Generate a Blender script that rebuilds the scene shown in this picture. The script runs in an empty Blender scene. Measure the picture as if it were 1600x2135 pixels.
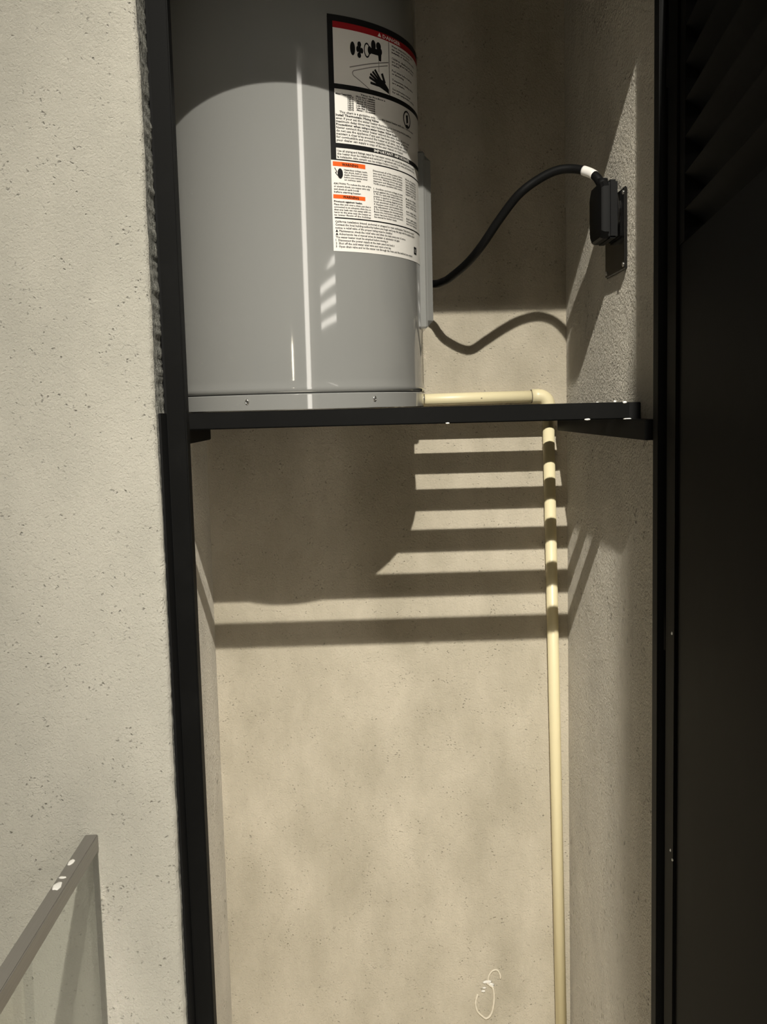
import bpy, bmesh, math, random
from mathutils import Vector, Matrix, noise

random.seed(7)
E = 1.45                      # eye height above the floor; heights below are given relative to the eye
C = bpy.context.scene.collection
R = math.radians

# ------------------------------------------------------------------ camera
yw, pt, rl = R(1.12369), R(6.03258), R(1.4661)
fwd = Vector((math.sin(yw)*math.cos(pt), math.cos(yw)*math.cos(pt), -math.sin(pt)))
r0 = Vector((math.cos(yw), -math.sin(yw), 0))
u0 = Vector((math.sin(yw)*math.sin(pt), math.cos(yw)*math.sin(pt), math.cos(pt)))
rt = r0*math.cos(rl) - u0*math.sin(rl)
up = r0*math.sin(rl) + u0*math.cos(rl)
cam = bpy.data.cameras.new('camera'); co = bpy.data.objects.new('camera', cam); C.objects.link(co)
cam.sensor_fit = 'VERTICAL'; cam.sensor_height = 24.0; cam.lens = 24.0*2056.157/2135.0
cam.clip_start = 0.02
co.matrix_world = Matrix(((rt.x, up.x, -fwd.x, 0), (rt.y, up.y, -fwd.y, 0), (rt.z, up.z, -fwd.z, E), (0, 0, 0, 1)))
bpy.context.scene.camera = co

# ------------------------------------------------------------------ world, exposure
w = bpy.data.worlds.new('world'); bpy.context.scene.world = w; w.use_nodes = True
w.node_tree.nodes['Background'].inputs[0].default_value = (0.9, 0.85, 0.75, 1)
w.node_tree.nodes['Background'].inputs[1].default_value = 0.0
bpy.context.scene.cycles.blur_glossy = 0.1; bpy.context.scene.cycles.sample_clamp_indirect = 0.0
vs = bpy.context.scene.view_settings
vs.view_transform = 'Standard'; vs.look = 'None'; vs.exposure = 0.0; vs.gamma = 1.0; vs.use_curve_mapping = False

LAMP = (0.133, -0.712, 1.765)     # ceiling downlight behind the viewer
LAMP_W = 545.0                    # a tilted spot: narrow soft beam into the closet
LAMP_AIM, LAMP_SIGMA = (0.18, 1.9, -0.62), 11.0
FLOOR_FILL_W = 1900.0                   # added fill light on the hall floor, its bounce brightens the closet shade
SPILL = 0.02
WARM = (1.0, 0.955, 0.85)

# ------------------------------------------------------------------ materials
def mat(name, col, rough=0.6, metal=0.0, spec=0.5):
    m = bpy.data.materials.new(name); m.use_nodes = True
    b = m.node_tree.nodes['Principled BSDF']
    b.inputs['Base Color'].default_value = (*col, 1); b.inputs['Roughness'].default_value = rough
    b.inputs['Metallic'].default_value = metal; b.inputs['Specular IOR Level'].default_value = spec
    return m

def N(m, kind, **kw):
    n = m.node_tree.nodes.new(kind)
    for k, v in kw.items():
        if k in n.inputs: n.inputs[k].default_value = v
        else: setattr(n, k, v)
    return n

def ramp(m, src, stops):
    r = m.node_tree.nodes.new('ShaderNodeValToRGB'); m.node_tree.links.new(src, r.inputs[0])
    e = r.color_ramp.elements
    e[0].position, e[0].color = stops[0][0], stops[0][1]
    e[1].position, e[1].color = stops[-1][0], stops[-1][1]
    for p, c in stops[1:-1]:
        x = e.new(p); x.color = c
    return r.outputs[0]

def g(v): return (v, v, v, 1)

def plaster(name, c1, c2, blotch=2.5, grain=0.5, pits=0.35, lo=0.42, hi=0.62, fine=260.0, rough=0.85, pitscale=70.0, dark=None, gloss=0.15):
    m = mat(name, c1, rough, spec=gloss); t = m.node_tree; L = t.links; b = t.nodes['Principled BSDF']; b.inputs['Diffuse Roughness'].default_value = 1.0
    tc = N(m, 'ShaderNodeTexCoord')
    n1 = N(m, 'ShaderNodeTexNoise', Scale=blotch, Detail=6.0, Roughness=0.62, Distortion=0.1); mp = N(m, 'ShaderNodeMapping'); mp.inputs['Scale'].default_value = (1.5, 1.5, 0.8); L.new(tc.outputs['Object'], mp.inputs[0]); L.new(mp.outputs[0], n1.inputs['Vector'])
    base = ramp(m, n1.outputs['Fac'], [(lo, (*c1, 1)), (hi, (*c2, 1))])
    # small dark pits left by the trowel, thinning out in patches
    v = N(m, 'ShaderNodeTexVoronoi', Scale=pitscale, Randomness=1.0); wn = N(m, 'ShaderNodeTexNoise', Scale=pitscale*1.1, Detail=2.0); L.new(tc.outputs['Object'], wn.inputs['Vector']); wa = N(m, 'ShaderNodeVectorMath', operation='MULTIPLY_ADD'); L.new(wn.outputs['Color'], wa.inputs[0]); wa.inputs[1].default_value = (1.1/pitscale,)*3; L.new(tc.outputs['Object'], wa.inputs[2]); L.new(wa.outputs[0], v.inputs['Vector'])
    n2 = N(m, 'ShaderNodeTexNoise', Scale=pitscale*0.20, Detail=4.0, Roughness=0.7); L.new(tc.outputs['Object'], n2.inputs['Vector'])
    pit = ramp(m, v.outputs['Distance'], [(0.08, g(1)), (0.27, g(0))])
    keep = ramp(m, n2.outputs['Fac'], [(0.50, g(0)), (0.60, g(1))])
    mul = N(m, 'ShaderNodeMath', operation='MULTIPLY'); L.new(pit, mul.inputs[0]); L.new(keep, mul.inputs[1])
    mx = N(m, 'ShaderNodeMix', data_type='RGBA', blend_type='MIX'); 
    sc = N(m, 'ShaderNodeMath', operation='MULTIPLY'); L.new(mul.outputs[0], sc.inputs[0]); sc.inputs[1].default_value = pits
    L.new(sc.outputs[0], mx.inputs['Factor']); L.new(base, mx.inputs['A'])
    d = dark or tuple(x*0.45 for x in c1)
    mx.inputs['B'].default_value = (*d, 1)
    L.new(mx.outputs['Result'], b.inputs['Base Color'])
    # relief: sand grain, trowel waves, pits
    n3 = N(m, 'ShaderNodeTexNoise', Scale=fine, Detail=3.0, Roughness=0.55, Distortion=0.6); L.new(tc.outputs['Object'], n3.inputs['Vector'])
    n4 = N(m, 'ShaderNodeTexNoise', Scale=fine*0.22, Detail=2.0); L.new(tc.outputs['Object'], n4.inputs['Vector'])
    a1 = N(m, 'ShaderNodeMath', operation='MULTIPLY_ADD'); L.new(n4.outputs['Fac'], a1.inputs[0]); a1.inputs[1].default_value = 0.7; L.new(n3.outputs['Fac'], a1.inputs[2])
    a2 = N(m, 'ShaderNodeMath', operation='MULTIPLY_ADD'); L.new(mul.outputs[0], a2.inputs[0]); a2.inputs[1].default_value = -0.8; L.new(a1.outputs[0], a2.inputs[2])
    bp = N(m, 'ShaderNodeBump', Strength=1.0, Distance=0.0042*grain); L.new(a2.outputs[0], bp.inputs['Height']); L.new(bp.outputs[0], b.inputs['Normal'])
    return m

M = {}
M['pier'] = plaster('pale_trowelled_plaster', (0.455, 0.438, 0.384), (0.525, 0.503, 0.443), blotch=3.0, grain=0.5, pits=0.62, pitscale=135.0, fine=330.0)
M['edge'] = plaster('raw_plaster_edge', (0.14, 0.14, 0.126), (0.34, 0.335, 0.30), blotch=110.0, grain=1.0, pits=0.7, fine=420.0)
M['niche'] = plaster('grey_beige_render', (0.475, 0.43, 0.34), (0.625, 0.57, 0.47), blotch=4.6, grain=0.6, pits=0.3, lo=0.34, hi=0.66, pitscale=150.0)
M['niche_side'] = plaster('coarse_render', (0.57, 0.53, 0.455), (0.64, 0.595, 0.51), blotch=6.0, grain=0.95, pits=0.3, fine=210.0, rough=0.7, gloss=0.35)
M['hall'] = mat('hall_paint', (0.13, 0.122, 0.108), 0.8)
M['tile'] = mat('hall_floor_tile', (0.74, 0.69, 0.60), 0.5)
M['black'] = mat('black_painted_steel', (0.0055, 0.0055, 0.0053), 0.55, spec=0.07)
M['blackmatte'] = mat('black_sealant', (0.006, 0.006, 0.006), 0.8, spec=0.2)
M['door'] = mat('black_door_paint', (0.0030, 0.0028, 0.0026), 0.6, spec=0.035)
M['rubber'] = mat('black_rubber', (0.005, 0.005, 0.005), 0.55, spec=0.14)
M['plate'] = mat('black_gloss_cover', (0.012, 0.011, 0.010), 0.18, spec=0.5)
M['screw'] = mat('zinc_screw', (0.55, 0.53, 0.5), 0.35, 1.0)
M['slot'] = mat('screw_recess', (0.03, 0.03, 0.028), 0.7)
M['tank'] = mat('grey_enamel', (0.228, 0.229, 0.220), 0.06, spec=1.0)
M['pvc'] = mat('cream_pipe_plastic', (0.84, 0.745, 0.48), 0.38)
M['mark'] = mat('pipe_print', (0.12, 0.10, 0.07), 0.7)
M['steel'] = mat('brushed_grey_aluminium', (0.30, 0.285, 0.26), 0.38, 0.55)
M['white'] = mat('white_paper', (0.76, 0.735, 0.69), 0.55, spec=0.25)
M['sleeve'] = mat('white_sleeve', (0.85, 0.82, 0.78), 0.5)
M['ink'] = mat('black_ink', (0.008, 0.008, 0.008), 0.6, spec=0.2)
M['grey_ink'] = mat('grey_ink', (0.22, 0.21, 0.19), 0.6, spec=0.2)
M['red'] = mat('red_ink', (0.33, 0.012, 0.016), 0.55, spec=0.2)
M['orange'] = mat('orange_ink', (0.72, 0.11, 0.015), 0.55, spec=0.2)
M['splash'] = mat('dried_white_plaster', (0.85, 0.83, 0.78), 0.8)
M['stain'] = mat('pale_plaster_ridge', (0.76, 0.70, 0.58), 0.8)

def brushed(m):
    t = m.node_tree; tc = N(m, 'ShaderNodeTexCoord'); mp = N(m, 'ShaderNodeMapping'); mp.inputs['Scale'].default_value = (300, 3, 300)
    n = N(m, 'ShaderNodeTexNoise', Scale=3.0); t.links.new(tc.outputs['Object'], mp.inputs[0]); t.links.new(mp.outputs[0], n.inputs['Vector'])
    t.links.new(ramp(m, n.outputs['Fac'], [(0.3, g(0.3)), (0.7, g(0.46))]), t.nodes['Principled BSDF'].inputs['Roughness'])
brushed(M['steel'])

def smudged(m, amt, scale=9.0):          # faint dusty smears in the black paint
    t = m.node_tree; b = t.nodes['Principled BSDF']; c = b.inputs['Base Color'].default_value[:3]
    tc = N(m, 'ShaderNodeTexCoord'); n = N(m, 'ShaderNodeTexNoise', Scale=scale, Detail=6.0, Roughness=0.7); t.links.new(tc.outputs['Object'], n.inputs['Vector'])
    t.links.new(ramp(m, n.outputs['Fac'], [(0.5, (*c, 1)), (0.78, (*[x+amt for x in c], 1))]), b.inputs['Base Color'])
smudged(M['black'], 0.003); smudged(M['door'], 0.004, 5.0)

def glass():
    m = bpy.data.materials.new('clear_green_glass'); m.use_nodes = True; t = m.node_tree; t.nodes.clear()
    o = N(m, 'ShaderNodeOutputMaterial'); tr = N(m, 'ShaderNodeBsdfTransparent'); gl = N(m, 'ShaderNodeBsdfAnisotropic'); mx = N(m, 'ShaderNodeMixShader')
    tr.inputs[0].default_value = (0.955, 0.97, 0.953, 1); gl.inputs['Roughness'].default_value = 0.0; g2 = N(m, 'ShaderNodeBsdfAnisotropic'); g2.inputs['Roughness'].default_value = 0.2; gm = N(m, 'ShaderNodeMixShader'); gm.inputs[0].default_value = 0.5; t.links.new(gl.outputs[0], gm.inputs[1]); t.links.new(g2.outputs[0], gm.inputs[2])
    fr = N(m, 'ShaderNodeFresnel'); ge = N(m, 'ShaderNodeNewGeometry'); ma = N(m, 'ShaderNodeMath', operation='MULTIPLY_ADD')
    t.links.new(ge.outputs['Backfacing'], ma.inputs[0]); ma.inputs[1].default_value = 1/1.5-1.5; ma.inputs[2].default_value = 1.5; t.links.new(ma.outputs[0], fr.inputs['IOR'])
    t.links.new(fr.outputs[0], mx.inputs[0]); t.links.new(tr.outputs[0], mx.inputs[1]); t.links.new(gm.outputs[0], mx.inputs[2]); t.links.new(mx.outputs[0], o.inputs[0])
    return m
M['glass'] = glass()
def emit(name, col, s):
    m = bpy.data.materials.new(name); m.use_nodes = True; b = m.node_tree.nodes['Principled BSDF']
    b.inputs['Base Color'].default_value = (0.8, 0.8, 0.8, 1); b.inputs['Emission Color'].default_value = (*col, 1); b.inputs['Emission Strength'].default_value = s
    return m
M['lit_glass'] = emit('lit_frosted_pane', (1, 0.94, 0.84), 6.0)
M['lit_glass2'] = emit('lit_frosted_window', (1, 0.94, 0.84), 6.0)
M['bulb'] = emit('lit_wall_lamp', (1, 0.9, 0.7), 26.0)

# ------------------------------------------------------------------ mesh helpers (z relative to the eye, E is added on linking)
def mesh(name, bm, m, parent=None, smooth=False, kind=None):
    me = bpy.data.meshes.new(name)
    bmesh.ops.translate(bm, vec=(0, 0, E), verts=bm.verts)
    bmesh.ops.recalc_face_normals(bm, faces=bm.faces)
    bm.to_mesh(me); bm.free()
    if smooth:
        for p in me.polygons: p.use_smooth = True
    me.materials.append(M[m])
    o = bpy.data.objects.new(name, me); C.objects.link(o)
    if parent is not None: attach(o, parent)
    if kind: o['kind'] = kind
    return o

def wloc(o):
    v = Vector(o.location)
    while o.parent: o = o.parent; v = v + Vector(o.location) if o.type == 'EMPTY' else v
    return v
def attach(o, parent):
    o.parent = parent
    root = parent
    while root.parent: root = root.parent
    if root.type == 'EMPTY' and parent == root:
        o.matrix_parent_inverse = Matrix.Translation(-Vector(root.location))

def thing(name, label, cat, loc, group=None):
    o = bpy.data.objects.new(name, None); C.objects.link(o); o.location = (loc[0], loc[1], loc[2]+E); o.empty_display_size = 0.05
    if label: o['label'] = label
    if cat: o['category'] = cat
    if group: o['group'] = group
    return o

def box(bm, x0, x1, y0, y1, z0, z1, bev=0.0, seg=2, rot=None, piv=None):
    t = bmesh.new()
    vs_ = [t.verts.new((x, y, z)) for x in (x0, x1) for y in (y0, y1) for z in (z0, z1)]
    for f in ((0, 1, 3, 2), (4, 6, 7, 5), (0, 4, 5, 1), (2, 3, 7, 6), (0, 2, 6, 4), (1, 5, 7, 3)): t.faces.new([vs_[i] for i in f])
    bmesh.ops.recalc_face_normals(t, faces=t.faces)
    if bev: bmesh.ops.bevel(t, geom=t.edges[:], offset=bev, segments=seg, affect='EDGES', clamp_overlap=True)
    if rot is not None: bmesh.ops.rotate(t, cent=piv, matrix=rot, verts=t.verts)
    me = bpy.data.meshes.new('tmp'); t.to_mesh(me); t.free(); bm.from_mesh(me); bpy.data.meshes.remove(me)
    return bm

def B(*a, **k): return box(bmesh.new(), *a, **k)

def lathe(bm, prof, cx, cy, seg=96, axis='Z', cz=0.0, a0=0.0):
    rings = []
    for r, h in prof:
        ring = []
        for i in range(seg):
            a = a0 + 2*math.pi*i/seg
            c, s = r*math.cos(a), r*math.sin(a)
            p = {'Z': (cx+c, cy+s, cz+h), 'X': (cx+h, cy+c, cz+s), 'Y': (cx+c, cy+h, cz+s)}[axis]
            ring.append(bm.verts.new(p))
        rings.append(ring)
    for a, b in zip(rings, rings[1:]):
        for i in range(seg):
            j = (i+1) % seg; bm.faces.new((a[i], a[j], b[j], b[i]))
    bm.faces.new(rings[0]); bm.faces.new(rings[-1])
    return bm

def tube(bm, pts, r, seg=16, cap=True, radii=None):
    pts = [Vector(p) for p in pts]; rings = []; nrm = None
    for i, p in enumerate(pts):
        t = (pts[min(i+1, len(pts)-1)] - pts[max(i-1, 0)]).normalized()
        if nrm is None: nrm = t.orthogonal().normalized()
        nrm = (nrm - t*nrm.dot(t)).normalized(); b = t.cross(nrm)
        rr = radii[i] if radii else r
        rings.append([bm.verts.new(p + nrm*rr*math.cos(2*math.pi*k/seg) + b*rr*math.sin(2*math.pi*k/seg)) for k in range(seg)])
    for a, c in zip(rings, rings[1:]):
        for i in range(seg):
            j = (i+1) % seg; bm.faces.new((a[i], a[j], c[j], c[i]))
    if cap: bm.faces.new(rings[0]); bm.faces.new(rings[-1])
    return bm

def spline(P, n=10):
    P = [Vector(p) for p in P]; out = []
    Q = [2*P[0]-P[1]] + P + [2*P[-1]-P[-2]]
    for i in range(1, len(Q)-2):
        for k in range(n):
            t = k/n; a, b, c, d = Q[i-1], Q[i], Q[i+1], Q[i+2]
            out.append(0.5*((2*b) + (c-a)*t + (2*a-5*b+4*c-d)*t*t + (3*b-a-3*c+d)*t**3))
    out.append(P[-1]); return out

def structure(name, bm, m, smooth=False, parent=None):
    o = mesh(name, bm, m, parent, smooth)
    if parent is None: o['kind'] = 'structure'
    return o

def fleck(x, y, z, rx, ry, rz, seed):
    bm = bmesh.new(); bmesh.ops.create_icosphere(bm, subdivisions=2, radius=1.0)
    for v in bm.verts:
        k = 1 + 0.45*noise.noise(v.co*1.7 + Vector((seed*3.1, seed, 0)))
        v.co = Vector((v.co.x*rx*k + x, v.co.y*ry*k + y, v.co.z*rz*k + z))
    return bm

# ------------------------------------------------------------------ the setting
FLOOR, CEIL = -E, 1.85
XL, XR, DB = -0.2983, 0.3949, 1.90
# left pier: plaster front, rough corner and raw return towards the steel frame
def pier_left():
    bm = bmesh.new(); rows = []; z = FLOOR; step = 0.003; X0 = -0.2500; Y0 = 1.197
    while z <= CEIL:
        n1 = noise.noise(Vector((3.1, 0.7, z*14)))*0.0012 + noise.noise(Vector((9.1, 2.7, z*70)))*0.0008 + noise.noise(Vector((1.1, 6.7, z*4)))*0.0015
        n2 = noise.noise(Vector((5.1, 4.7, z*150)))*0.0019 + noise.noise(Vector((2.1, 4.7, z*60)))*0.0012
        chip = -0.007*math.exp(-((z+0.555)/0.012)**2) - 0.004*math.exp(-((z+0.592)/0.006)**2) - 0.003*math.exp(-((z+0.70)/0.005)**2)
        x = X0 + n1
        prof = [(-1.7, Y0), (-0.5, Y0), (x-0.012, Y0), (x-0.005, Y0+0.0006), (x-0.0015, Y0+0.003), (x, Y0+0.008),
                (x+0.0004, Y0+0.018), (X0+n2*0.5, Y0+0.030), (X0+n2+chip, Y0+0.045), (X0+n2*1.2+chip, Y0+0.062), (X0+0.0005, Y0+0.086), (XL-0.06, Y0+0.086)]
        rows.append([bm.verts.new((a, b, z)) for a, b in prof]); z += step
    side = []
    for a, b in zip(rows, rows[1:]):
        for i in range(len(a)-1):
            f = bm.faces.new((a[i], a[i+1], b[i+1], b[i]))
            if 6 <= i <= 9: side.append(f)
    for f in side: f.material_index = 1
    return bm
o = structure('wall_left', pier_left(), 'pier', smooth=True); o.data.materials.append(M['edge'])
structure('wall_right', B(0.4005, 1.25, 1.197, 1.285, FLOOR, CEIL, 0.004), 'pier')
structure('wall_front', B(-0.2498, 0.4003, 1.199, 1.285, 0.605, CEIL), 'pier')
structure('wall_niche_left', B(XL-0.10, XL, 1.2845, DB+0.1, FLOOR, 1.3), 'niche_side')
structure('wall_niche_right', B(XR, XR+0.10, 1.2855, DB+0.1, FLOOR, 1.3), 'niche_side')
wb = structure('wall_back', B(XL, XR, DB, DB+0.1, FLOOR, 1.3), 'niche')
structure('ceiling', B(-1.8, 1.3, -2.5, 1.197, CEIL, CEIL+0.1), 'hall')
structure('ceiling_niche', B(XL-0.1, XR+0.1, 1.285, DB+0.1, 1.3, 1.4), 'niche')
structure('floor', B(-1.8, 1.3, -2.5, DB+0.1, FLOOR-0.1, FLOOR), 'tile')
structure('wall_hall_left', B(-1.8, -1.7, -2.5, 1.197, FLOOR, CEIL), 'hall')
structure('wall_hall_right', B(1.25, 1.35, -2.5, 1.285, FLOOR, CEIL), 'hall')
structure('wall_hall_back', B(-1.8, 1.3, -2.6, -2.5, FLOOR, CEIL), 'hall')
# added glowing panel at the viewer's back, mirrored as the bright line on the tank
wf = structure('window_1', B(0.88, 1.20, -2.5, -2.485, -1.42, 1.80), 'black')
mesh('pane', B(0.90, 1.18, -2.4845, -2.480, -1.40, 1.78), 'lit_glass', wf)
# added glowing panel on the right hall wall, mirrored through the louvres in the tank
w2 = structure('window_2', B(1.236, 1.25, -1.62, 0.04, 0.20, 0.56), 'black')
mesh('pane', B(1.231, 1.2355, -1.58, 0.00, 0.24, 0.52), 'lit_glass2', w2)

# raised plaster ring left on the lower back wall
pts = [(0.205, -1.198), (0.2005, -1.215), (0.2035, -1.234), (0.2145, -1.247), (0.2225, -1.2515), (0.2315, -1.243), (0.2365, -1.226), (0.2385, -1.205), (0.2365, -1.186), (0.2300, -1.180), (0.2235, -1.174)]
bm = bmesh.new(); P = spline([(x, 1.8995, z) for x, z in pts], 8)
tube(bm, P, 0.0015, 8, radii=[0.0020+0.0012*abs(noise.noise(p*90)) for p in P])
P = spline([(0.226, 1.8995, -1.176), (0.228, 1.8995, -1.160), (0.236, 1.8995, -1.149), (0.246, 1.8995, -1.148), (0.2515, 1.8995, -1.158), (0.252, 1.8995, -1.166)], 8)
tube(bm, P, 0.0014, 8, radii=[0.0016+0.0012*abs(noise.noise(p*80)) for p in P])
mesh('plaster_ridge', bm, 'stain', wb, True)
bm = bmesh.new()
for k, (x, z, r) in enumerate(((0.226, -1.172, .006), (0.232, -1.178, .005), (0.220, -1.173, .004), (0.2165, -1.192, .0035), (0.2185, -1.185, .003), (0.2345, -1.182, .003))):
    t = fleck(x, 1.899, z, r*1.3, 0.0016, r*0.7, k+2); me = bpy.data.meshes.new('t'); t.to_mesh(me); t.free(); bm.from_mesh(me)
mesh('plaster_splash', bm, 'splash', wb, True)

# ------------------------------------------------------------------ black steel frame of the closet opening
tr = thing('trim_1', 'black square steel tube frame lining the closet opening', None, (0.08, 1.26, FLOOR)); tr['kind'] = 'structure'
mesh('post', B(-0.2443, -0.2206, 1.2500, 1.2735, FLOOR, 0.5935, 0.0016), 'black', tr)
mesh('post', B(0.3765, 0.4000, 1.2500, 1.2735, FLOOR, 0.5935, 0.0016), 'black', tr)
mesh('head_bar', B(-0.2443, 0.4000, 1.2500, 1.2735, 0.5700, 0.5935, 0.0016), 'black', tr)
mesh('stop_strip', B(-0.2497, -0.2445, 1.2640, 1.2760, FLOOR, 0.590), 'blackmatte', tr)
mesh('flange', B(-0.2500, -0.2470, 1.2230, 1.2630, FLOOR, 0.000, 0.0006), 'blackmatte', tr)

# ------------------------------------------------------------------ open louvred door on the right
HX, HY, DA = 0.3798, 1.2255, R(8.44)
ud = Vector((-math.sin(DA), -math.cos(DA), 0)); nd = Vector((math.cos(DA), -math.sin(DA), 0))
def leaf(s0, s1, n0, n1, z0, z1, bev=0.0):       # a box in door coordinates: s along the leaf from the hinge, n outwards
    bm = B(s0, s1, n0, n1, z0, z1, bev=bev)
    for v in bm.verts:
        p = Vector((HX, HY, 0)) + ud*v.co.x + nd*v.co.y; v.co = Vector((p.x, p.y, v.co.z))
    return bm
W = 0.615; TOP, BOT, LV = 0.555, FLOOR+0.015, 0.1780
dr = thing('door_1', 'open black steel door with louvres above a plain sheet', None, (HX, HY, FLOOR)); dr['kind'] = 'structure'
mesh('stile', leaf(0.0, 0.066, 0, 0.028, BOT, TOP, 0.0015), 'door', dr)
mesh('stile', leaf(W-0.066, W, 0, 0.028, BOT, TOP, 0.0015), 'door', dr)
mesh('rail', leaf(0.066, W-0.066, 0, 0.028, TOP-0.06, TOP, 0.0015), 'door', dr)
mesh('rail', leaf(0.066, W-0.066, 0, 0.028, BOT, BOT+0.06, 0.0015), 'door', dr)
mesh('sheet_panel', leaf(0.066, W-0.066, 0.004, 0.024, BOT+0.06, LV, 0.001), 'door', dr)
mesh('louvre_frame', leaf(0.066, 0.100, 0.003, 0.026, LV, TOP-0.06), 'door', dr)
mesh('louvre_frame', leaf(W-0.100, W-0.066, 0.003, 0.026, LV, TOP-0.06), 'door', dr)
z = LV + 0.026; k = 0; lm = None
while z < TOP-0.075:
    bm = bmesh.new(); a = R(40)
    prof = [(-0.014, -0.0011), (0.014, -0.0011), (0.014, 0.0011), (-0.014, 0.0011)]
    ends = []
    for s in (0.100, W-0.100):
        ring = []
        for pn, pz in prof:
            n_ = 0.0145 + pn*math.cos(a) + pz*math.sin(a); zz = z - pn*math.sin(a) + pz*math.cos(a)
            p = Vector((HX, HY, 0)) + ud*s + nd*n_; ring.append(bm.verts.new((p.x, p.y, zz)))
        ends.append(ring)
    for i in range(4): j = (i+1) % 4; bm.faces.new((ends[0][i], ends[0][j], ends[1][j], ends[1][i]))
    bm.faces.new(ends[0]); bm.faces.new(ends[1])
    mesh('louvre_slat', bm, 'door', dr); z += 0.0395
for zz in (-0.28, -1.15, 0.42):
    bm = bmesh.new(); tube(bm, [(0.3875, 1.2395, zz-0.04), (0.3875, 1.2395, zz+0.04)], 0.0055, 14); mesh('hinge', bm, 'door', dr, True)
for zz, s in ((-0.283, 0.052), (-0.560, 0.050), (-0.566, 0.064)):
    p = Vector((HX, HY, 0)) + ud*s
    mesh('plaster_fleck', fleck(p.x-0.0005, p.y, zz, .0012, .0016, .0018, zz*9), 'splash', dr)

# ------------------------------------------------------------------ slatted black steel shelf that carries the heater
sh = thing('wall_shelf', 'black square tube steel shelf under the grey water heater', 'shelf', (0.05, 1.6, -0.05))
T = 0.0236
def slat(name, d, x1=0.3900, z1=-0.0006):
    return mesh(name, B(XL+0.001, x1, d, d+T, z1-T, z1, 0.0014), 'black', sh)
fb = slat('front_bar', 1.3852, 0.3770)
for d in (1.4751, 1.5690, 1.6629, 1.7528, 1.8425): slat('slat', d)
mesh('side_rail', B(XL, XL+0.0135, 1.2860, 1.868, -0.0512, -0.0244, 0.0012), 'black', sh)
mesh('side_rail', B(0.3703, XR, 1.2860, 1.868, -0.0512, -0.0244, 0.0012), 'black', sh)
mesh('mounting_plate', B(0.3772, XR, 1.3930, 1.4410, -0.0260, -0.0010, 0.001), 'blackmatte', sh)
for k, (x, d, zz, rx, rz) in enumerate(((0.1200, 1.385, -0.0238, .0030, .0010), (0.3170, 1.385, -0.0236, .0042, .0013), (0.3570, 1.389, 0.0004, .0022, .0016), (0.370, 1.385, -0.0010, .003, .0016), (0.3735, 1.385, -0.0242, .006, .0009), (0.335, 1.40, 0.0, .002, .0008))):
    mesh('plaster_splash', fleck(x, d, zz, rx, .0012, rz, k*1.7+1), 'splash', sh, True)

# ------------------------------------------------------------------ water heater
HCX, HCY, HR = -0.1091, 1.6505, 0.2122
wh = thing('water_heater', 'tall grey enamelled cylinder water heater standing on the black shelf', 'water heater', (HCX, HCY, 0))
prof = [(HR-0.02, 0.0250), (HR-0.0015, 0.0250), (HR-0.0002, 0.0262), (HR+0.0012, 0.0295), (HR+0.0010, 0.0330), (HR, 0.0385), (HR, 0.044), (HR, 0.76), (HR, 0.78), (HR-0.004, 0.80), (HR-0.03, 0.82), (0.02, 0.835)]
tank = mesh('tank', lathe(bmesh.new(), prof, HCX, HCY, 160), 'tank', wh, True)
def sharpen(o, ang=35):
    md = o.modifiers.new('edges', 'EDGE_SPLIT'); md.split_angle = R(ang)
sharpen(tank)
ring = mesh('base_ring', lathe(bmesh.new(), [(HR-0.02, 0.0), (HR-0.0005, 0.0), (HR+0.0007, 0.0012), (HR+0.0007, 0.0222), (HR-0.0005, 0.0234), (HR-0.004, 0.0236), (HR-0.02, 0.0237)], HCX, HCY, 160), 'tank', wh, True)
sharpen(ring)
mesh('seam', lathe(bmesh.new(), [(HR-0.02, 0.0237), (HR-0.0022, 0.0237), (HR-0.0022, 0.0250), (HR-0.02, 0.0250)], HCX, HCY, 120), 'slot', wh)
def on_tank(a, r): return HCX + r*math.sin(a), HCY - r*math.cos(a)
for deg, zz in ((-15.4, 0.0134), (37.4, 0.0140), (-75, 0.0135), (88, 0.014)):
    bm = bmesh.new(); a = R(deg)
    lathe(bm, [(0.0031, 0), (0.0031, 0.0008), (0.0024, 0.0018), (0.0017, 0.0019), (0.0016, 0.0009), (0.0005, 0.0008)], 0, 0, 18, 'Y')
    for v in bm.verts: v.co = Vector((v.co.x, -v.co.y, v.co.z*1.35))
    bmesh.ops.rotate(bm, cent=(0, 0, 0), matrix=Matrix.Rotation(a, 3, 'Z'), verts=bm.verts)
    x, y = on_tank(a, HR+0.0006); bmesh.ops.translate(bm, vec=(x, y, zz), verts=bm.verts)
    s = mesh('screw', bm, 'screw', ring, True)
    s.data.materials.append(M['slot'])
    for p in s.data.polygons:
        if (p.center - Vector((x, y, zz+E))).length < 0.0024: p.material_index = 1
# access cover on the right flank, bevelled like a pressed sheet lid
cov = mesh('access_cover', B(0.080, 0.1212, 1.620, 1.722, 0.1300, 0.400, 0.0090, 1), 'tank', wh)
mesh('cover_lip', B(0.078, 0.1115, 1.616, 1.726, 0.1260, 0.404, 0.003, 1), 'tank', wh)

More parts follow.
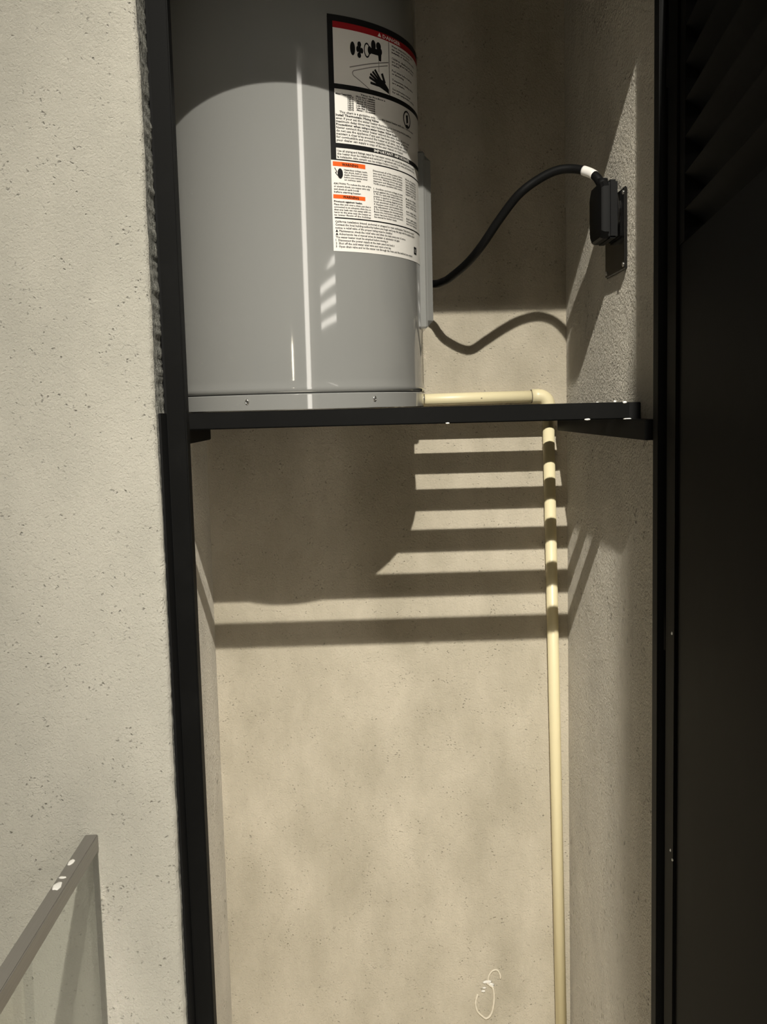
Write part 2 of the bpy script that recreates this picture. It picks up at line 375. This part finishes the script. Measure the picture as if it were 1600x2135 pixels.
# ---- the big printed warning label, wrapped round the tank: s runs to the right, t runs down (metres)
A0, ZT = R(20.8), 0.5527
LW, LH = 0.247, 0.3265
def wrap(bm, off):
    for v in bm.verts:
        a = A0 + v.co.x/HR; x, y = on_tank(a, HR+off); v.co = Vector((x, y, ZT - v.co.y))
    return bm
def rects(rs):
    bm = bmesh.new()
    for s0, s1, t0, t1 in rs:
        n = max(1, int((s1-s0)/0.004)); cols = []
        for i in range(n+1):
            s = s0 + (s1-s0)*i/n; cols.append((bm.verts.new((s, t0, 0)), bm.verts.new((s, t1, 0))))
        for a, b in zip(cols, cols[1:]): bm.faces.new((a[0], b[0], b[1], a[1]))
    return bm
def polys(ps):
    bm = bmesh.new()
    for p in ps: bm.faces.new([bm.verts.new((s, t, 0)) for s, t in p])
    bmesh.ops.triangulate(bm, faces=bm.faces[:]); return bm
def ell(s, t, rs, rt_, n=20): return [(s+rs*math.cos(2*math.pi*i/n), t+rt_*math.sin(2*math.pi*i/n)) for i in range(n)]
def line(a, b, w_):
    d = Vector((b[0]-a[0], b[1]-a[1])); n_ = Vector((-d.y, d.x)).normalized()*w_/2
    k = max(1, int(d.length/0.006)); out = []
    for i in range(k):
        p = Vector(a) + d*(i/k); q = Vector(a) + d*((i+1)/k)
        out.append([tuple(p+n_), tuple(q+n_), tuple(q-n_), tuple(p-n_)])
    return out
# paper (thin sheet with its own thickness)
bm = rects([(0, LW, 0, LH)]); wrap(bm, 0.0004)
label = mesh('warning_label', bm, 'white', wh, True)
def lab(name, bm, m, off=0.0008): return mesh(name, wrap(bm, off), m, label)
lab('black_border', rects([(0, LW, 0, 0.0088), (0, 0.0082, 0.0088, 0.199), (LW-0.006, LW, 0.0088, 0.199), (0.0082, LW-0.006, 0.0935, 0.1005), (0.0082, LW-0.006, 0.1752, 0.1818), (0.0, LW, 0.1975, 0.1992), (0.003, LW-0.004, 0.2788, 0.2806), (0.1765, 0.190, 0.304, 0.3155)]), 'ink', 0.0006)
lab('divider', rects([(0.1088, 0.1104, 0.0175, 0.0935)]), 'grey_ink', 0.0006)
lab('danger_band', rects([(0.0082, LW-0.006, 0.0088, 0.0175)]), 'red', 0.0006)
lab('warning_band', rects([(0.0025, 0.0555, 0.2012, 0.2075)]), 'orange', 0.0006)
lab('warning_band', rects([(0.0018, 0.0540, 0.2470, 0.2527)]), 'orange', 0.0006)
# pictogram: hot tap over a basin with a hand
fx = [ell(0.0390, 0.0420, 0.0042, 0.0095), ell(0.0505, 0.0345, 0.0032, 0.0040), ell(0.0475, 0.0415, 0.0024, 0.0042), ell(0.0545, 0.0425, 0.0028, 0.0040), ell(0.0500, 0.0495, 0.0032, 0.0038), ell(0.0510, 0.0420, 0.0020, 0.0080),
      ell(0.0765, 0.0310, 0.0045, 0.0078), ell(0.0868, 0.0300, 0.0050, 0.0060), ell(0.0900, 0.0365, 0.0040, 0.0050), [(0.0700, 0.0350), (0.0880, 0.0340), (0.0925, 0.0390), (0.0915, 0.0500), (0.0865, 0.0500), (0.0855, 0.0430), (0.0700, 0.0430)],
      ell(0.0690, 0.0390, 0.0036, 0.0058)]
n = 24
for i in range(n):
    a, b = 2*math.pi*i/n, 2*math.pi*(i+1)/n
    fx.append([(0.0640+0.0056*math.cos(a), 0.0400+0.0105*math.sin(a)), (0.0640+0.0056*math.cos(b), 0.0400+0.0105*math.sin(b)), (0.0640+0.0040*math.cos(b), 0.0400+0.0082*math.sin(b)), (0.0640+0.0040*math.cos(a), 0.0400+0.0082*math.sin(a))])
hand = [[(0.0800, 0.0780), (0.0880, 0.0750), (0.0960, 0.0760), (0.1075, 0.0860), (0.1075, 0.0925), (0.1010, 0.0905), (0.0880, 0.0870), (0.0790, 0.0860)]]
for (a, b, c, d) in (((0.0672, 0.0765), (0.0830, 0.0820), .0036, 0), ((0.0690, 0.0715), (0.0850, 0.0800), .0036, 0), ((0.0735, 0.0675), (0.0880, 0.0785), .0036, 0), ((0.0780, 0.0640), (0.0900, 0.0770), .0036, 0), ((0.0690, 0.0840), (0.0830, 0.0850), .0036, 0), ((0.0925, 0.0665), (0.0985, 0.0790), .0046, 0)):
    hand += line(a, b, c)
lab('hot_tap_pictogram', polys(fx + hand), 'ink')
basin = line((0.0333, 0.0685), (0.0700, 0.0575), 0.0014) + line((0.0700, 0.0575), (0.1080, 0.0475), 0.0014) + line((0.0395, 0.0725), (0.0720, 0.0620), 0.0012) + line((0.0720, 0.0620), (0.1060, 0.0525), 0.0012) + line((0.0375, 0.0755), (0.0395, 0.0725), 0.0012) + line((0.0375, 0.0755), (0.0390, 0.0790), 0.0012) + line((0.0390, 0.0790), (0.0670, 0.0935), 0.0012) + line((0.0865, 0.050), (0.0865, 0.066), 0.0010)
lab('basin_drawing', polys(basin), 'grey_ink', 0.0007)
# prohibition-like ring symbol and the small shock icon
cs = []
for i in range(n):
    a, b = 2*math.pi*i/n, 2*math.pi*(i+1)/n
    cs.append([(0.1585+0.0135*math.cos(a), 0.1175+0.0130*math.sin(a)), (0.1585+0.0135*math.cos(b), 0.1175+0.0130*math.sin(b)), (0.1585+0.0105*math.cos(b), 0.1175+0.0105*math.sin(b)), (0.1585+0.0105*math.cos(a), 0.1175+0.0105*math.sin(a))])
cs += [[(0.1545, 0.112), (0.1615, 0.110), (0.1625, 0.121), (0.156, 0.124)], ell(0.1585, 0.1278, 0.0055, 0.0028)]
lab('ring_symbol', polys(cs), 'ink')
cs = [ell(0.0135, 0.2175, 0.0042, 0.0072)] + line((0.0050, 0.2100), (0.0085, 0.2155), 0.0010) + line((0.0085, 0.2155), (0.0060, 0.2165), 0.0010) + line((0.0060, 0.2165), (0.0095, 0.2205), 0.0010)
lab('shock_icon', polys(cs), 'ink')

LIMIT = 0.222
def text_mesh(items, name, m, off=0.0009):
    bm = bmesh.new()
    for body, s, t, size, width in items:        # t is the baseline
        cu = bpy.data.curves.new('txt', 'FONT'); cu.body = body; cu.size = size; cu.resolution_u = 1; cu.fill_mode = 'FRONT'; cu.offset = 0.00007
        ob = bpy.data.objects.new('txt', cu); C.objects.link(ob)
        dg = bpy.context.evaluated_depsgraph_get(); me = bpy.data.meshes.new_from_object(ob.evaluated_get(dg))
        bpy.data.objects.remove(ob); bpy.data.curves.remove(cu)
        xs = [v.co.x for v in me.vertices]
        if xs:
            k = 1.0 if not width else width/(max(xs)-min(xs)) if width > 0 else min(-width, LIMIT/(max(xs)-min(xs)))
            for v in me.vertices: v.co = Vector((s + (v.co.x-min(xs))*k, t - v.co.y, 0))
            bm.from_mesh(me)
        bpy.data.meshes.remove(me)
    return lab(name, bm, m, off)
def bold(items, d=0.00022): return items + [(b, s+d, t, z_, w_) for b, s, t, z_, w_ in items]
text_mesh(bold([('DANGER', 0.0960, 0.0158, 0.0072, 0.044)]), 'danger_lettering', 'white')
text_mesh([('IMPORTANT: IMPORTANTE', 0.0727, 0.1805, 0.0056, 0.0895)], 'important_lettering', 'white')
lab('alert_triangle', polys([[(0.0855, 0.0158), (0.0893, 0.0100), (0.0931, 0.0158)]]), 'white')
for tt in (0.2065, 0.2517): text_mesh(bold([('WARNING', 0.0165, tt, 0.0055, 0.0260)]), 'warning_lettering', 'ink')
rows = []
dz = ['Water temperature over 125\u00b0F', 'can cause severe burns', 'instantly or death from scalds.', '', 'Children, disabled and elderly', 'are at highest risk of being', 'scalded.', '', 'Feel water before bathing', 'or showering.', '', 'Temperature limiting valves', 'are available.', '', 'See instruction manual', 'for safe temperature setting.']
for i, b in enumerate(dz):
    if b: rows.append((b, 0.1160, 0.0232+0.00435*i, 0.0042, 0.0026*len(b)))
rows += bold([('Time to Produce a', 0.050, 0.1052, 0.0036, 0.048), ('Water Temperature', 0.0092, 0.1085, 0.0034, 0.026)])
tb = [('120\u00b0F', 'More than 5 minutes'), ('125\u00b0F', '1 1/2 to 2 minutes'), ('130\u00b0F', 'About 30 seconds'), ('135\u00b0F', 'About 10 seconds'), ('140\u00b0F', 'Less than 5 seconds'), ('145\u00b0F', 'Less than 3 seconds'), ('150\u00b0F', 'About 1 1/2 seconds')]
for i, (a, b) in enumerate(tb):
    rows += bold([(a, 0.0285, 0.1112+0.0029*i, 0.0032, 0.0095), (b, 0.0425, 0.1085+0.0031*i, 0.0033, 0.034)])
p2 = ['This chart is a guideline only. Use this water heater with care. Test the water.', 'Install Thermostatic Mixing Valves', 'even if your set the water heater thermostat to low temperature positions', 'maximum delay times may vary between fixtures', 'Precautions: when using a water heater, follow these', 'Never connect the water heater without the valve. Keep all parts clear', 'do not use the appliance if any part has been under water at any time', 'maintain a clear area around the heater at all times, read the manual', 'for combustible and corrosive materials, vapours and fluids nearby', 'your dealer can supply a copy of the user manual on request']
for i, b in enumerate(p2):
    it = (b, 0.0150 if i == 0 else 0.0092, 0.1335+0.00432*i, 0.0044, -1.22)
    rows += bold([it], 0.0002) if i in (1, 4) else [it]
p3 = ['Use all piping and fittings rated for hot water service, and consult the manual before you start', 'this heater must be installed and serviced in agreement with local codes and standards in force', 'la instalaci\u00f3n debe cumplir con los c\u00f3digos locales y nacionales']
for i, b in enumerate(p3): rows.append((b, 0.0095, 0.1872+0.0042*i, 0.0042, -1.1))
t1 = ['Hazardous voltage inside.', 'Can shock, burn or cause', 'death. Disconnect power', 'before you remove cover', 'or service unit.']
for i, b in enumerate(t1): rows.append((b, 0.0195, 0.2128+0.00345*i, 0.0032, 0.0395 if i < 4 else 0.028))
t2 = ['CAUTION: To reduce the risk of fire', 'or electric shock, use copper wire only', 'and check all earth bonds', 'before starting heater.']
for i, b in enumerate(t2): rows.append((b, 0.0030, 0.2328+0.0039*i, 0.0034, (0.062, 0.060, 0.040, 0.044)[i]))
rows += bold([('Protect against leaks.', 0.0025, 0.2578, 0.0036, 0.046)])
t3 = ['Place this unit over a drain pan that is', 'connected to an adequate drain line so', 'that any leak can run away with no', 'harm to the area near the heater or', 'to lower floors of the building.']
for i, b in enumerate(t3): rows.append((b, 0.0025, 0.2618+0.0037*i, 0.0033, 0.061))
c2 = ['Disconnect all of the power before', 'you open the cover. Label all wires', 'prior to disconnection when servicing', 'controls. Wiring errors can cause', 'improper and dangerous operation.', 'Verify proper operation after service.', '', '1. Confirm correct voltage at main', 'panel against the rating plate here.', '2. Fill the tank with water before any', 'power is applied or elements burn.', '3. Follow the wiring diagram and the', 'local electrical code in all cases.', '4. Replace cover and insulation after', 'any adjustment of the thermostats.', '5. Do not bypass the thermal cutoff.', 'Reset the red button only after the', 'cause has been found and corrected.', 'See manual for further details.']
for i, b in enumerate(c2):
    if b: rows.append((b, 0.0695, 0.2085+0.00365*i, 0.0034, 0.068 if i not in (6, 18) else 0.05))
c3 = ['Mode of operation', 'non simultaneous', 'upper element first', 'lower element next', 'thermostat factory', 'setting is lowest', 'adjust with care', '', 'NOTE:', 'insulate all hot', 'water piping runs', 'keep drain clear', '', 'test relief valve', 'once each year', '', 'flush tank yearly', 'inspect anode rod', 'see user manual']
for i, b in enumerate(c3):
    if b: rows.append((b, 0.1475, 0.2085+0.00365*i, 0.0034, 0.045))
bt = ['California installation: braced, anchored or strapped to resist earthquakes. Tank must be secured', 'Contact the local building authority before you begin and keep this page with the appliance papers', 'notice: a relief valve of the proper rating must be installed', '\u25b2 Maintenance: check the relief valve and drain the tank every year of service', '\u25b2 Advertencia: lea el manual antes de instalar el calentador de agua', 'The water heater must be emptied before moving it', '1  Disconnect the power supply at the main panel and lock it', '2  Shut off the cold water inlet valve and open a hot tap', '3  Open drain valve and let the water run through the hose until the tank has been emptied']
for i, b in enumerate(bt): rows.append((b, 0.0035, 0.2862+0.00438*i, 0.0042, -1.05))
text_mesh(rows, 'printed_text', 'ink')
text_mesh([('UL', 0.1785, 0.3125, 0.007, 0.007)], 'mark_lettering', 'white')

# ------------------------------------------------------------------ power cord with its plug, and the outlet on the side wall
pc = thing('power_cord', 'thick black power cord arching from heater cover to wall outlet', 'power cord', (0.37, 1.52, 0.285))
cp = [(0.0640, 1.793, 0.2290), (0.1000, 1.808, 0.2235), (0.1361, 1.8, 0.2185), (0.1509, 1.77, 0.2187), (0.1614, 1.745, 0.2226), (0.1856, 1.695, 0.2394), (0.2054, 1.655, 0.2611), (0.2294, 1.625, 0.295), (0.2568, 1.6, 0.3284), (0.2857, 1.59, 0.3491), (0.3141, 1.58, 0.3609), (0.3382, 1.57, 0.3609), (0.3572, 1.555, 0.3527), (0.3684, 1.54, 0.3405), (0.3745, 1.532, 0.3230), (0.3745, 1.530, 0.3100)]
P = spline(cp, 10)
cable = mesh('cable', tube(bmesh.new(), P, 0.0069, 18), 'rubber', pc, True)
sl = [p for p in P if 0.3505 < p.x < 0.3660 and p.z > 0.33]
mesh('white_sleeve', tube(bmesh.new(), sl, 0.0074, 18), 'sleeve', cable, True)
# plug: a round pancake body lying against the socket, axis across the niche
pl = mesh('plug', B(0.3745, 0.3885, 1.4920, 1.5690, 0.2425, 0.3275, 0.0030, 2), 'rubber', pc, True); sharpen(pl, 30)
bm = bmesh.new(); sec = []                     # tapered front cap with chamfered corners
for x, k in ((0.3752, 0.0), (0.3680, 0.0003), (0.3640, 0.0022), (0.3618, 0.0085)):
    y0, y1, z0, z1, c = 1.4922+k, 1.5688-k, 0.2427+k*1.2, 0.3273-k*1.2, 0.009
    sec.append([bm.verts.new((x, a, b)) for a, b in ((y0+c, z0), (y1-c, z0), (y1, z0+c), (y1, z1-c), (y1-c, z1), (y0+c, z1), (y0, z1-c), (y0, z0+c))])
for a, b in zip(sec, sec[1:]):
    for i in range(8): bm.faces.new((a[i], a[(i+1) % 8], b[(i+1) % 8], b[i]))
bm.faces.new(sec[0]); bm.faces.new(sec[-1])
cap = mesh('cap', bm, 'rubber', pl, True); sharpen(cap, 25)
bm = bmesh.new(); tube(bm, [(0.3745, 1.5300, 0.3360), (0.3745, 1.5300, 0.3230)], 0.0088, 18, radii=[0.0078, 0.0092]); mesh('strain_relief', bm, 'rubber', pl, True)

ou = thing('wall_outlet', 'black square outlet cover on the right niche wall behind the plug', 'outlet', (XR, 1.52, 0.25))
mesh('cover_plate', B(0.3905, XR+0.0005, 1.4625, 1.5790, 0.1925, 0.3115, 0.0022), 'plate', ou)
mesh('socket_face', lathe(bmesh.new(), [(0.030, 0.0), (0.030, 0.0018), (0.028, 0.0024)], 0.3884, 1.52, 32, 'X', 0.2845), 'plate', ou)
for y, zz in ((1.4705, 0.3035), (1.4705, 0.2005), (1.5705, 0.2005), (1.5705, 0.3035)):
    bm = bmesh.new(); lathe(bm, [(0.0034, 0.0), (0.0034, -0.0010), (0.0022, -0.0018)], 0.3906, y, 14, 'X', zz); mesh('screw', bm, 'screw', ou, True)

# ------------------------------------------------------------------ cream water pipe
pp = thing('water_pipe', 'thin cream plastic water pipe dropping beside the right niche corner', 'pipe', (0.3745, 1.8855, FLOOR))
PR = 0.0112; PY = 1.8855
top = Vector((0.3562, PY, 0.0020)); bot = Vector((0.3760, PY, FLOOR+0.001))
mesh('vertical_pipe', tube(bmesh.new(), [bot, top], PR, 24), 'pvc', pp, True)
hp = mesh('horizontal_pipe', tube(bmesh.new(), [(0.02, PY, 0.0122), (0.334, PY, 0.0146)], PR, 24), 'pvc', pp, True)
mesh('print_mark', B(0.2268, 0.2292, PY-PR-0.0004, PY-PR+0.001, 0.0125, 0.0140), 'mark', hp)
el = []
for i in range(9):
    a = R(90*i/8); el.append((0.3380+0.0182*math.sin(a), PY, 0.0146-0.0182*(1-math.cos(a))))
P = [(0.3255, PY, 0.0146)] + el + [(0.3562, PY, -0.0180)]
mesh('elbow', tube(bmesh.new(), P, 0.0136, 24), 'pvc', pp, True)
mesh('joint_ring', tube(bmesh.new(), [(0.3240, PY, 0.01455), (0.3252, PY, 0.0146)], 0.0128, 24), 'mark', hp)
mesh('coupling', tube(bmesh.new(), [(0.015, PY, 0.0122), (0.05, PY, 0.0124)], 0.0136, 20), 'pvc', pp, True)

# ------------------------------------------------------------------ glass balustrade at lower left
gr = thing('glass_railing', 'clear glass balustrade with grey metal cap rail against the plaster pier', 'railing', (-0.353, 0.4, FLOOR))
mesh('glass_panel', B(-0.3540, -0.3462, -0.10, 1.1945, FLOOR+0.002, -0.535), 'glass', gr)
rail = mesh('cap_rail', B(-0.3614, -0.3453, -0.10, 1.1965, -0.5435, -0.5230, 0.0010), 'steel', gr)
mesh('end_gasket', B(-0.3535, -0.3466, 1.1945, 1.1970, FLOOR+0.002, -0.5435), 'steel', gr)
for k, (x, y, rx, ry) in enumerate(((-0.3565, 1.121, .0037, .0085), (-0.3555, 1.062, .0050, .011), (-0.3555, 1.082, .0045, .003))):
    mesh('plaster_splash', fleck(x, y, -0.5229, rx, ry, .0008, k*2.3+5), 'splash', rail, True)

# ------------------------------------------------------------------ lamps of the hall (behind the viewer) and an added floor fill
def lamp(name, label, loc, power, spot, aim, rad, sigma=None):
    t = thing(name, label, 'lamp', (loc[0], loc[1], CEIL))
    bm = bmesh.new(); lathe(bm, [(0.045, 0.0), (0.045, -0.028), (0.043, -0.030), (0.040, -0.028), (0.038, -0.004), (0.01, -0.003)], loc[0], loc[1], 32, 'Z', CEIL)
    mesh('housing', bm, 'steel', t, True)
    l = bpy.data.lights.new(name, 'SPOT'); l.energy = power; l.color = WARM; l.spot_size = spot; l.spot_blend = 0.25; l.shadow_soft_size = rad
    if sigma:                                   # bell-shaped beam of a reflector lamp, with a weak wide spill
        l.use_nodes = True; t_ = l.node_tree; em = t_.nodes['Emission']
        tc = t_.nodes.new('ShaderNodeTexCoord'); sp = t_.nodes.new('ShaderNodeSeparateXYZ'); t_.links.new(tc.outputs['Normal'], sp.inputs[0])
        def mth(op, a, b=None):
            n = t_.nodes.new('ShaderNodeMath'); n.operation = op
            for i, v in enumerate((a, b)):
                if v is None: continue
                if isinstance(v, (int, float)): n.inputs[i].default_value = v
                else: t_.links.new(v, n.inputs[i])
            return n.outputs[0]
        c = mth('MINIMUM', mth('ABSOLUTE', sp.outputs['Z']), 0.999999)
        th = mth('ARCCOSINE', c)
        e = mth('EXPONENT', mth('MULTIPLY', mth('MULTIPLY', th, th), -0.5/R(sigma)**2))
        t_.links.new(mth('ADD', e, SPILL), em.inputs['Strength'])
    o = bpy.data.objects.new('lamp_light', l); C.objects.link(o)
    o.location = (loc[0], loc[1], loc[2]+E)
    o.rotation_euler = (Vector(aim)-Vector(loc)).to_track_quat('-Z', 'Y').to_euler()
    attach(o, t)
lamp('ceiling_lamp', 'small round downlight in the hall ceiling behind the viewer', LAMP, LAMP_W, R(165), LAMP_AIM, 0.014, LAMP_SIGMA)
lamp('ceiling_lamp', 'second round downlight further back in the hall ceiling, aimed at the floor', (0.1, -0.75, 1.765), FLOOR_FILL_W, R(165), (0.12, 0.75, -1.45), 0.03, 6.0)  # added source: light bounced off the floor lifts the closet shadows
wl = thing('wall_lamp', 'small lit wall lamp on the back wall of the hall', 'lamp', (0.09, -2.5, 0.26))
mesh('shade', B(0.062, 0.118, -2.495, -2.455, 0.17, 0.36, 0.008), 'bulb', wl)
mesh('backplate', B(0.050, 0.130, -2.5, -2.494, 0.15, 0.38, 0.002), 'steel', wl)
